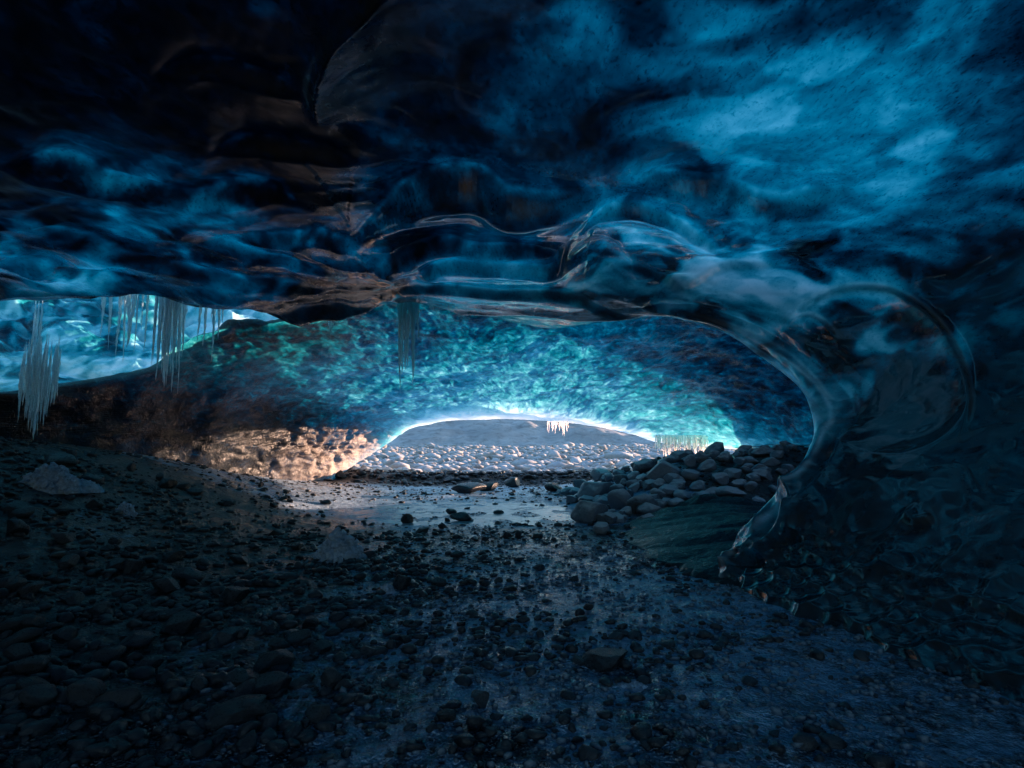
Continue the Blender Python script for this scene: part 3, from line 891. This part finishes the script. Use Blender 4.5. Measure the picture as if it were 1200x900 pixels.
mid = [(811, 556, 22, 14), (832, 547, 26, 14), (851, 537, 22, 10), (774, 569, 18, 13), (785, 575, 22, 14), (803, 581, 24, 11), (826, 585, 26, 13), (838, 578, 22, 11), (846, 562, 26, 14),
       (862, 556, 20, 12), (882, 540, 18, 9), (870, 541, 16, 9), (893, 550, 26, 12), (878, 548, 16, 9), (798, 566, 18, 10), (763, 569, 16, 11), (728, 562, 22, 13), (725, 575, 20, 12),
       (744, 569, 18, 12), (735, 580, 16, 12), (772, 580, 18, 13), (794, 591, 22, 12), (711, 588, 20, 13), (745, 560, 20, 12), (767, 558, 18, 12), (820, 570, 20, 12), (790, 562, 20, 12),
       (905, 541, 20, 10), (914, 533, 16, 9), (868, 568, 20, 10), (885, 560, 22, 10), (812, 594, 20, 10), (776, 592, 20, 11), (735, 600, 18, 10), (717, 603, 16, 10), (688, 586, 18, 10)]
LB = 'grey rounded boulder packed among its neighbours in the middle of the boulder heap'
for cx, cy, w, h in mid:
    rock_px('boulder', M_BOULDER, cx, cy, w * 1.12, h * 1.15, LB, 'boulder', BG)
LS = 'small grey cobble filling a gap between the boulders of the heap'
n = 0
while n < 110:
    x = random.uniform(1.2, 7.2); y = random.uniform(9.2, 14.6)
    if y < 9.2 + 0.25 * max(0, x - 2.2) ** 1.0 or (x - 1.0) * 0.9 + (y - 9) * 0.2 < 0.5: continue
    px_, py_ = proj(np.array([[x, y, float(terrain(x, y))]]))
    if px_[0] > 930 or (px_[0] > 800 and py_[0] > 597): continue
    r = random.uniform(0.06, 0.17)
    place_rock('cobble', M_BOULDER, (x, y, float(terrain(x, y))), r * random.uniform(1, 1.5), r, r * random.uniform(0.6, 0.9), random.uniform(0, 3), LS, 'stone',
               'cobbles filling the boulder heap', random.randrange(14), 0.4)
    n += 1

SG = 'loose stones on the cave floor'
loose = [
    (476, 609, 15, 13, 'single dark round stone standing on the frozen pool'),
    (541, 606, 30, 10, 'flat dark rock in the middle of the frozen pool', ),
    (528, 600, 14, 7, 'small dark stone touching the flat rock of the frozen pool'),
    (496, 622, 16, 7, 'low dark stone at the near left edge of the frozen pool'),
    (518, 617, 10, 8, 'small dark stone on the near middle edge of the frozen pool'),
    (584, 601, 14, 6, 'low dark stone at the right side of the frozen pool'),
    (535, 651, 17, 9, 'dark stone alone on the gravel below the frozen pool'),
    (594, 628, 9, 9, 'small upright dark stone right below the frozen pool'),
    (608, 627, 9, 9, 'small upright dark stone nearest the right pool corner'),
    (632, 666, 15, 8, 'small dark stone in the middle floor gravel'),
    (470, 684, 22, 18, 'dark angular rock beside a small ice lump in the floor centre'),
    (514, 683, 20, 11, 'dark flat rock right of the angular centre rock'),
    (712, 778, 60, 18, 'long flat dark slab in the right foreground gravel'),
    (557, 566, 18, 10, 'dark rock on the gravel ledge below the pale valley, left of centre'),
    (548, 573, 44, 12, 'broad dark rock mass on the gravel ledge under the mouth'),
    (600, 566, 22, 12, 'brown rounded rock on the gravel ledge of the mouth'),
    (527, 563, 18, 8, 'low dark rock at the left of the ledge rocks'),
    (650, 572, 26, 11, 'flat dark rock at the right end of the gravel ledge'),
    (573, 571, 24, 10, 'wedge shaped dark rock in the middle of the gravel ledge'),
    (398, 557, 16, 12, 'reddish rock beneath the left foot of the ice arch'),
    (80, 534, 12, 16, 'sunlit orange pointed stone on the left bank'),
    (60, 541, 40, 18, 'dark boulder behind the snow heap on the left bank'),
    (103, 563, 24, 15, 'brown stone right of the snow heap on the left bank'),
    (152, 548, 9, 11, 'small pinkish upright stone on the left bank slope'),
    (186, 559, 9, 11, 'pink tilted stone above a dark stone cluster'),
    (192, 567, 22, 13, 'dark stone at the centre of the left bank cluster'),
    (228, 577, 24, 10, 'low dark stone at the right end of the left bank cluster'),
    (212, 570, 16, 9, 'small dark stone amid the left bank cluster'),
    (139, 529, 9, 6, 'tiny orange stone on the skyline of the left bank'),
    (305, 568, 8, 7, 'tiny pale stone on the frosty slope below the dark wall'),
    (382, 589, 16, 6, 'flat grey stone on the frosty slope left of the pool'),
    (150, 665, 26, 18, 'rounded black stone with a warm rim at the left'),
    (12, 688, 28, 20, 'black stone at the very left edge lit orange on one side'),
    (235, 662, 14, 14, 'small upright stone with a bright warm edge'),
    (190, 690, 32, 20, 'black rounded stone in the left stones below the warm rimmed one'),
    (270, 700, 34, 20, 'black domed stone left of the floor centre'),
    (205, 735, 44, 22, 'large black cobble in the left foreground'),
    (120, 770, 36, 20, 'blue glinting black cobble in the left foreground'),
    (310, 810, 50, 26, 'wide black cobble at the bottom middle left'),
    (385, 800, 26, 22, 'upright black cobble beside icy gravel at the bottom'),
]
for cx, cy, w, h, lab in loose:
    rock_px('stone', M_STONE, cx, cy, w, h, lab, 'stone', SG)
LQ = 'ordinary small dark stone scattered on the gravel floor'
n = 0
while n < 110:
    pxx = random.uniform(0, 860); pyy = random.uniform(590, 850)
    if pxx > 430 and random.random() < 0.55: continue
    g = ground_hit(pxx, pyy)
    if g[1] > 17 or (g[0] > 1 and g[1] > 8): continue
    r = random.uniform(0.03, 0.085) * (1.3 if pxx < 350 else 0.8)
    place_rock('stone', M_STONE, g, r * random.uniform(1, 1.4), r, r * random.uniform(0.5, 0.8), random.uniform(0, 3), LQ, 'stone', SG, random.randrange(14), 0.3)
    n += 1


def scatter(name, label, mat, N, sampler, ic, cat='gravel'):
    V, F = ic
    base = [rock_shape(V, 500 + k, 0.5) for k in range(10)]
    X, Y, R = sampler(N)
    Z = terrain(X, Y)
    n = len(X)
    pick = rng.integers(0, 10, n)
    a = rng.uniform(0, 6.283, n); ca, sa = np.cos(a), np.sin(a)
    b = rng.normal(0, 0.3, n); cb, sb = np.cos(b), np.sin(b)
    S = np.stack([R * rng.uniform(1, 1.5, n), R * rng.uniform(0.8, 1.1, n), R * rng.uniform(0.45, 0.8, n)], -1)
    W = np.stack([base[k] for k in range(10)])[pick] * S[:, None, :]
    x = W[..., 0] * ca[:, None] - W[..., 1] * sa[:, None]; y = W[..., 0] * sa[:, None] + W[..., 1] * ca[:, None]; z = W[..., 2]
    y, z = y * cb[:, None] - z * sb[:, None], y * sb[:, None] + z * cb[:, None]
    W = np.stack([x + X[:, None], y + Y[:, None], z + (Z + 0.35 * S[:, 2])[:, None]], -1)
    FF = (F[None] + (np.arange(n) * len(V))[:, None, None]).reshape(-1, 3)
    o = link(bpy.data.objects.new(name, mesh_from(name, W.reshape(-1, 3), FF, mat)))
    return tag(o, label, cat, kind='stuff')


def samp_near(N):
    y = 1.2 + 7.5 * rng.uniform(0, 1, N) ** 1.2
    x = rng.uniform(-1.0, 1.0, N) * (1.0 + 0.95 * y)
    P = np.stack([x, y, 0 * x], -1)
    dens = np.clip(0.5 + 1.0 * fbm(P * 0.9, 3, 401) - 0.42 * ss(-1.0, 0.8, x), 0.03, 1)
    k = (rng.uniform(0, 1, N) < dens) & (x < 2.9 - 0.26 * (y - 3.1))
    x, y = x[k], y[k]
    r = 0.012 + 0.035 * rng.uniform(0, 1, len(x)) ** 3.0
    return x, y, r * (1 + 0.35 * ss(0.5, -2, x))


def samp_mid(N):
    y = 8 + 11.5 * rng.uniform(0, 1, N)
    x = rng.uniform(-1.0, 0.75, N) * (1 + 0.8 * y)
    P = np.stack([x, y, 0 * x], -1)
    pool = np.exp(-(((x + 0.9) / 2.6) ** 2 + ((y - 11.2) / 2.2) ** 2) ** 2)
    k = rng.uniform(0, 1, N) < np.clip(0.5 + 0.8 * fbm(P * 0.8, 3, 411) - 0.7 * pool, 0.04, 1)
    x, y = x[k], y[k]
    return x, y, 0.016 + 0.05 * rng.uniform(0, 1, len(x)) ** 4


def samp_out(N):
    y = 20.2 + 75 * rng.uniform(0, 1, N) ** 1.6
    x = rng.uniform(-0.42, 0.42, N) * y
    r = (0.022 + 0.20 * rng.uniform(0, 1, N) ** 6 + 0.25 * rng.uniform(0, 1, N) ** 40) * (1 + y / 80)
    return x, y, r


def samp_ledge(N):
    y = rng.normal(19.3, 0.5, N)
    x = rng.uniform(-7, 4, N)
    return x, y, 0.03 + 0.11 * rng.uniform(0, 1, N) ** 3


scatter('foreground_gravel', 'dark wet gravel covering the cave floor in the foreground', M_STONE, 22000, samp_near, ICO2)
M_ICYGRAVEL = rock_material('ice_crusted_gravel', (0.022, 0.038, 0.062), (0.085, 0.135, 0.20), 0.35, 0.28)


def samp_icy(N):
    y = 1.5 + 9.5 * rng.uniform(0, 1, N) ** 1.1
    x = rng.uniform(-0.75, 0.9, N) * (1.0 + 0.9 * y)
    P = np.stack([x, y, 0 * x], -1)
    dens = np.clip(0.45 + 1.1 * fbm(P * 1.1, 4, 431), 0.02, 1) * ss(-2.6, 0.2, x) * (0.25 + 0.75 * ss(1.8, 3.6, y))
    k = (rng.uniform(0, 1, N) < dens) & (x < 2.7 - 0.26 * (y - 3.1))
    x, y = x[k], y[k]
    return x, y, 0.007 + 0.020 * rng.uniform(0, 1, len(x)) ** 3


scatter('icy_gravel', 'fine ice crusted gravel glinting blue over the middle of the floor', M_ICYGRAVEL, 42000, samp_icy, ICO1)
scatter('inner_gravel', 'fine dark gravel on the floor towards the cave mouth', M_STONE, 9000, samp_mid, ICO1)
scatter('valley_rubble', 'pale frosted rubble covering the valley floor outside', M_RUBBLE, 22000, samp_out, ICO1)
scatter('ledge_gravel', 'dark coarse gravel along the step at the cave mouth', M_STONE, 900, samp_ledge, ICO2)


# ------------------------------------------------------------------ frozen pool, snow and ice lumps
def lump(name, label, cat, cx, cy, w, h, mat, seed, flat=False, group=None):
    g = ground_hit(cx, cy + h * 0.45)
    s = ((g - CAM) @ FWD) / FPX
    r = np.random.default_rng(seed)
    A, Q = np.meshgrid(np.linspace(0, 2 * math.pi, 97), np.linspace(0, 1, 60))
    U = np.stack([np.cos(A) * Q * 2.2 + seed, np.sin(A) * Q * 2.2, 0 * A], -1)
    ed = 1 + 0.45 * fbm(np.stack([np.cos(A) * 1.4 + seed, np.sin(A) * 1.4, 0 * A], -1), 3, seed)
    rad = w * s * 0.60 * ed * Q
    prof = (1 - Q ** 2) ** (0.8 if not flat else 0.5)
    hz = h * s * (0.62 if not flat else 0.35)
    Z = hz * prof * (1 + 0.7 * fbm(U * 1.2, 4, seed + 2)) + hz * 0.25 * prof ** 0.5 * np.abs(fbm(U * 3.5, 5, seed + 4, 0.65)) - 0.06 * Q ** 4
    P = np.stack([rad * np.cos(A), rad * np.sin(A) * 0.8, Z], -1)
    P[:, -1] = P[:, 0]
    Vv, Ff = [P.reshape(-1, 3)], [np.concatenate([grid_faces(60, 97)[:, [0, 1, 2]], grid_faces(60, 97)[:, [0, 2, 3]]])]
    off = len(Vv[0])
    for kb in range(260 if not flat else 26):      # crumbs of ice crusting the heap
        bi, ba = int(59 * r.uniform(0, 1) ** 0.6), r.integers(0, 96)
        sz = h * s * (0.03 + 0.15 * r.uniform(0, 1) ** 2.5) * (1 if not flat else 0.6)
        bv = rock_shape(ICO1[0], int(seed * 31 + kb), 0.9) * sz * r.uniform(0.6, 1.2, 3)
        Vv.append(bv + P[bi, ba] + np.array([0, 0, 0.15 * sz])); Ff.append(ICO1[1] + off); off += len(bv)
    me = mesh_from(name, np.concatenate(Vv), np.concatenate(Ff), mat, smooth=False)
    o = link(bpy.data.objects.new(name, me))
    o.location = (float(g[0]), float(g[1]) + w * s * 0.3, float(g[2]) - 0.01)
    return tag(o, label, cat, group)


lump('snow_heap', 'pale pointed snow heap melting among dark rocks on the left bank', 'snow heap', 42, 556, 52, 36, M_SNOWLUMP, 3)
lump('snow_tail', 'low crust of snow trailing down to the right of the pointed snow heap', 'snow crust', 78, 566, 52, 12, M_SNOWLUMP, 5)
lump('ice_lump', 'rounded glittering ice lump standing left of the frozen pool on dark gravel', 'ice lump', 392, 640, 48, 40, M_SNOWLUMP, 8)
lump('ice_lump', 'small pale ice lump at the right end of the glittering strip on the left bank', 'ice lump', 141, 595, 22, 16, M_SNOWLUMP, 11)
lump('ice_lump', 'tiny clear ice lump left of the dark angular rock in the floor centre', 'ice lump', 453, 689, 18, 14, M_SNOWLUMP, 14)
lump('ice_plate', 'flat oval pale ice plate lying in the middle foreground gravel', 'ice plate', 485, 752, 38, 16, M_SNOWLUMP, 17, True)
lump('ice_plate', 'flat long ice plate in front of the dark slab at the right foreground', 'ice plate', 741, 803, 52, 16, M_SNOWLUMP, 19, True)
lump('ice_plate', 'small pale ice plate in the floor gravel in front of the boulder heap', 'ice plate', 716, 653, 26, 9, M_SNOWLUMP, 23, True)
lump('ice_plate', 'small round ice plate between the oval plate and the long plate', 'ice plate', 604, 787, 18, 10, M_SNOWLUMP, 29, True)


def build_pool():
    a = np.linspace(0, 2 * math.pi, 220); r = np.linspace(0, 1, 40)
    A, R = np.meshgrid(a, r)
    k = 1 + 0.25 * fbm(np.stack([np.cos(A) * 1.5, np.sin(A) * 1.5, 0 * A], -1), 3, 77)
    X = -0.9 + 3.1 * k * R * np.cos(A); Y = 11.2 + 2.7 * k * R * np.sin(A)
    Z = -0.004 - 0.05 * R ** 6 + 0.006 * fbm(np.stack([X * 2, Y * 2, 0 * X], -1), 3, 78)
    tag(grid_obj('frozen_water', np.stack([X, Y, Z], -1), M_FROZEN), 'pale blue frozen meltwater pool on the cave floor below the mouth', 'frozen pool', kind='structure')


build_pool()


def build_apron():
    xs = np.linspace(0.9, 4.6, 240); ys = np.linspace(4.6, 10.4, 260)
    X, Y = np.meshgrid(xs, ys)
    P = np.stack([X, Y, 0 * X], -1)
    e = ((X - 3.2) / 1.6) ** 2 + ((Y - 7.4) / 2.6) ** 2 + 0.55 * fbm(P * 0.9, 4, 447)
    flow = (X - 3.2) * 0.35 + (Y - 6.5) * 0.94 + 0.25 * fbm(P * 0.8, 3, 448)
    Z = terrain(X, Y, False) + 0.22 * ss(1.3, 3.6, X + 0.1 * (Y - 7)) + 0.10 * (1 - e)
    Z = Z + 0.030 * np.abs(np.sin(flow * 5.2)) * ss(1.2, 2.6, X) + 0.018 * fbm(P * np.array([1.3, 1.3, 1]), 4, 441) - 0.6 * np.clip(e - 1, 0, 2)
    o = grid_obj('ice_apron', np.stack([X, Y, Z], -1), M_APRON, {'glow_depth': 34 + 6 * fbm(P * np.array([1, 1.6, 1]), 4, 443), 'frost_light': 0.03 + 0 * X})
    tag(o, 'smooth dark teal ice apron spreading over the floor from the right ice wall', 'ice', kind='structure')


build_apron()


# ------------------------------------------------------------------ icicles
def icicle_mesh(L, r0, seed, lean=(0, 0), spindle=False, mat=None):
    m, k = 22, 9
    V = []
    r = np.random.default_rng(seed)
    z = np.linspace(0, 1, m)
    rad = r0 * (1 - z) ** 0.75 * (1 + 0.22 * np.sin(z * L * 42 + r.uniform(0, 6)) + 0.12 * np.sin(z * L * 95 + 1)) + 0.0015
    if spindle: rad = rad * (0.10 + 0.90 * ss(0, 0.40, z))
    wob = np.cumsum(r.normal(0, r0 * 0.10, (m, 2)), 0)
    for i in range(m):
        for j in range(k):
            a = 2 * math.pi * j / k
            V.append((wob[i, 0] + lean[0] * z[i] + rad[i] * math.cos(a), wob[i, 1] + lean[1] * z[i] + rad[i] * math.sin(a), -z[i] * L))
    F = []
    for i in range(m - 1):
        for j in range(k):
            F.append((i * k + j, i * k + (j + 1) % k, (i + 1) * k + (j + 1) % k, (i + 1) * k + j))
    return mesh_from('icicle', V, F, mat or M_ICICLE)


def cluster(label, depth, items, group='icicle clusters hanging from the ice', seed=0, spindle=False):
    """items: (px, top py, tip py, width px, depth offset)"""
    r = random.Random(seed)
    x0, y0 = items[0][0], min(i[1] for i in items)
    root = CAM + pdir(sum(i[0] for i in items) / len(items), y0) * (depth / 1.0)
    e = empty('icicle_cluster', root)
    tag(e, label, 'icicles', group)
    for n_, (px, t, b, w, dy) in enumerate(items):
        dd = depth + dy
        pt = CAM + pdir(px, t) * dd
        pb = CAM + pdir(px, b) * dd
        L = max(0.05, pt[2] - pb[2])
        o = bpy.data.objects.new('icicle', icicle_mesh(L, w * dd / FPX / 2, seed * 100 + n_, (r.uniform(-0.02, 0.02), r.uniform(-0.02, 0.02)), spindle, M_SUNLIT_FROSTICLE if depth > 12 else None))
        link(o, e)
        o.location = [float(v) for v in (pt - root)]
    if depth > 12 or spindle: return
    # the frozen root the icicles grow from
    if spindle: y0 = 408
    x1 = max(i[0] for i in items); xm = min(i[0] for i in items)
    hw = (x1 - xm) * depth / FPX / 2 * (0.75 if not spindle else 0.35) + 0.02
    V, F = ICO3
    Pn = V * np.array([hw, hw * 0.6 + 0.03, 0.025 + 0.07 * hw])
    Pn = Pn * (1 + 0.5 * fbm(V * 2 + seed, 4, seed))[:, None]
    o = link(bpy.data.objects.new('ice_root', mesh_from('ice_root', Pn, F, M_ICICLE)), e)
    o.location = (float((CAM + pdir((x1 + xm) / 2, y0) * depth - root)[0]), 0, 0.035 if not spindle else float((CAM + pdir(0, y0) * depth - root)[2]))


def spread(x0, x1, n, top, tipf, w, seed, dy=0.35, topj=0):
    r = random.Random(seed)
    L = []
    for k in range(n):
        u = (k + r.uniform(0.1, 0.9)) / n
        px = x0 + (x1 - x0) * u
        L.append((px, top + r.uniform(-topj, topj), tipf(u, r), w * r.choice([0.55, 0.75, 0.9, 1.2, 1.7]), r.uniform(-dy, dy)))
    return L


it = [(43, 338, 470, 3.2, 0), (47, 338, 492, 3.6, 0.1), (51, 338, 480, 3.0, 0.05)]
it += spread(27, 50, 16, 414, lambda u, r: 455 + r.uniform(-15, 45), 3.6, 11, topj=18) + spread(40, 72, 28, 412, lambda u, r: 466 + 62 * (1 - abs(u - 0.25) * 1.4) * r.uniform(0.4, 1), 3.8, 12, topj=22)
cluster('thick frosted bunch of icicles at the far left reaching down almost to the bank', 8.4, it, seed=1, spindle=True)
it = spread(120, 175, 15, 340, lambda u, r: r.choice([356, 368, 385, 400, 418, 432]) - 14 * r.random(), 3.3, 3, 0.5)
cluster('loose curtain of thin separate icicles between the frosted bunch and the dense one', 8.9, it, seed=2)
it = spread(184, 203, 11, 342, lambda u, r: 445 + r.uniform(-40, 25) * (1 - 0.4 * u), 4.4, 4) + spread(194, 219, 14, 342, lambda u, r: 420 + r.uniform(-55, 45), 3.8, 5)
cluster('dense long cluster of knobbly icicles hanging in front of the glowing alcove', 8.8, it, seed=3)
it = [(237, 342, 402, 3.8, 0), (243, 342, 407, 4.5, 0.1), (253, 344, 425, 4.0, 0), (257, 344, 398, 4.5, 0.1), (262, 342, 380, 3.5, 0.2), (249, 342, 375, 3.0, 0.1), (232, 340, 365, 3, 0)]
cluster('few dark slender icicles right of the dense cluster', 9.0, it, seed=4)
it = [(469.5, 352, 462, 4.5, 0), (473, 350, 440, 5.5, 0.1), (477, 350, 435, 5.5, 0.12), (481, 350, 432, 5.5, 0.1), (484, 352, 452, 4.8, 0), (487, 353, 440, 4.2, 0.1), (490, 354, 400, 4.5, 0.1), (466, 350, 372, 3, 0.2)]
cluster('single long grey icicle group hanging from the lip at the centre', 9.25, it, seed=5)
it = [(386, 368, 394, 3.5, 0), (389, 368, 388, 3, 0.1), (392, 369, 382, 3, 0)]
cluster('tiny icicle group on the lip left of the long central icicles', 9.4, it, seed=6)
it = spread(641, 667, 12, 492, lambda u, r: 500 + r.uniform(0, 9) + (7 if abs(u - 0.75) < 0.12 else 0), 2.2, 7, 0.15)
cluster('small white sunlit icicles at the top of the cave mouth', 18.9, it, seed=7)
it = spread(768, 829, 36, 510, lambda u, r: 528 + r.uniform(-3, 12), 3.2, 8, 0.2)
cluster('bright sunlit curtain of short icicles at the right end of the mouth above boulders', 19.1, it, seed=8)

# ------------------------------------------------------------------ light, camera
w = bpy.data.worlds.new('World'); SC.world = w; w.use_nodes = True
nt = w.node_tree
sky = nt.nodes.new('ShaderNodeTexSky'); sky.sky_type = 'NISHITA'; sky.sun_disc = False
sky.sun_elevation = math.radians(SUN_EL); sky.sun_rotation = math.radians(SUN_AZ)
sky.altitude = 200; sky.air_density = 1.0; sky.dust_density = 0.6; sky.ozone_density = 2.0
bg = nt.nodes['Background']; bg.inputs[1].default_value = 0.15
nt.links.new(sky.outputs[0], bg.inputs[0])

ld = bpy.data.lights.new('sun', 'SUN'); ld.energy = 3.2; ld.angle = math.radians(0.5); ld.color = (1.0, 0.58, 0.36)
lo = link(bpy.data.objects.new('sun', ld))
el, az = math.radians(SUN_EL), math.radians(SUN_AZ)
from mathutils import Vector
sd = Vector((math.sin(az) * math.cos(el), math.cos(az) * math.cos(el), math.sin(el)))
lo.rotation_euler = sd.to_track_quat('Z', 'Y').to_euler()
lo.location = (20, 40, 30)

cd = bpy.data.cameras.new('camera'); cd.sensor_width = 36; cd.lens = FPX / 1200 * 36
cd.clip_start = 0.05; cd.clip_end = 3000
co = link(bpy.data.objects.new('camera', cd))
co.location = CAM.tolist(); co.rotation_euler = (math.pi / 2 + TILT, 0, 0)
SC.camera = co

SC.view_settings.view_transform = 'Standard'
SC.view_settings.look = 'None'
SC.view_settings.exposure = 2.3
SC.view_settings.gamma = 1
SC.view_settings.use_white_balance = True
SC.view_settings.white_balance_temperature = 5800
SC.view_settings.use_curve_mapping = False
SC.cycles.use_denoising = True
SC.cycles.max_bounces = 8; SC.cycles.diffuse_bounces = 3; SC.cycles.glossy_bounces = 3; SC.cycles.transmission_bounces = 6
SC.cycles.caustics_reflective = False; SC.cycles.caustics_refractive = False
SC.cycles.sample_clamp_indirect = 4.0
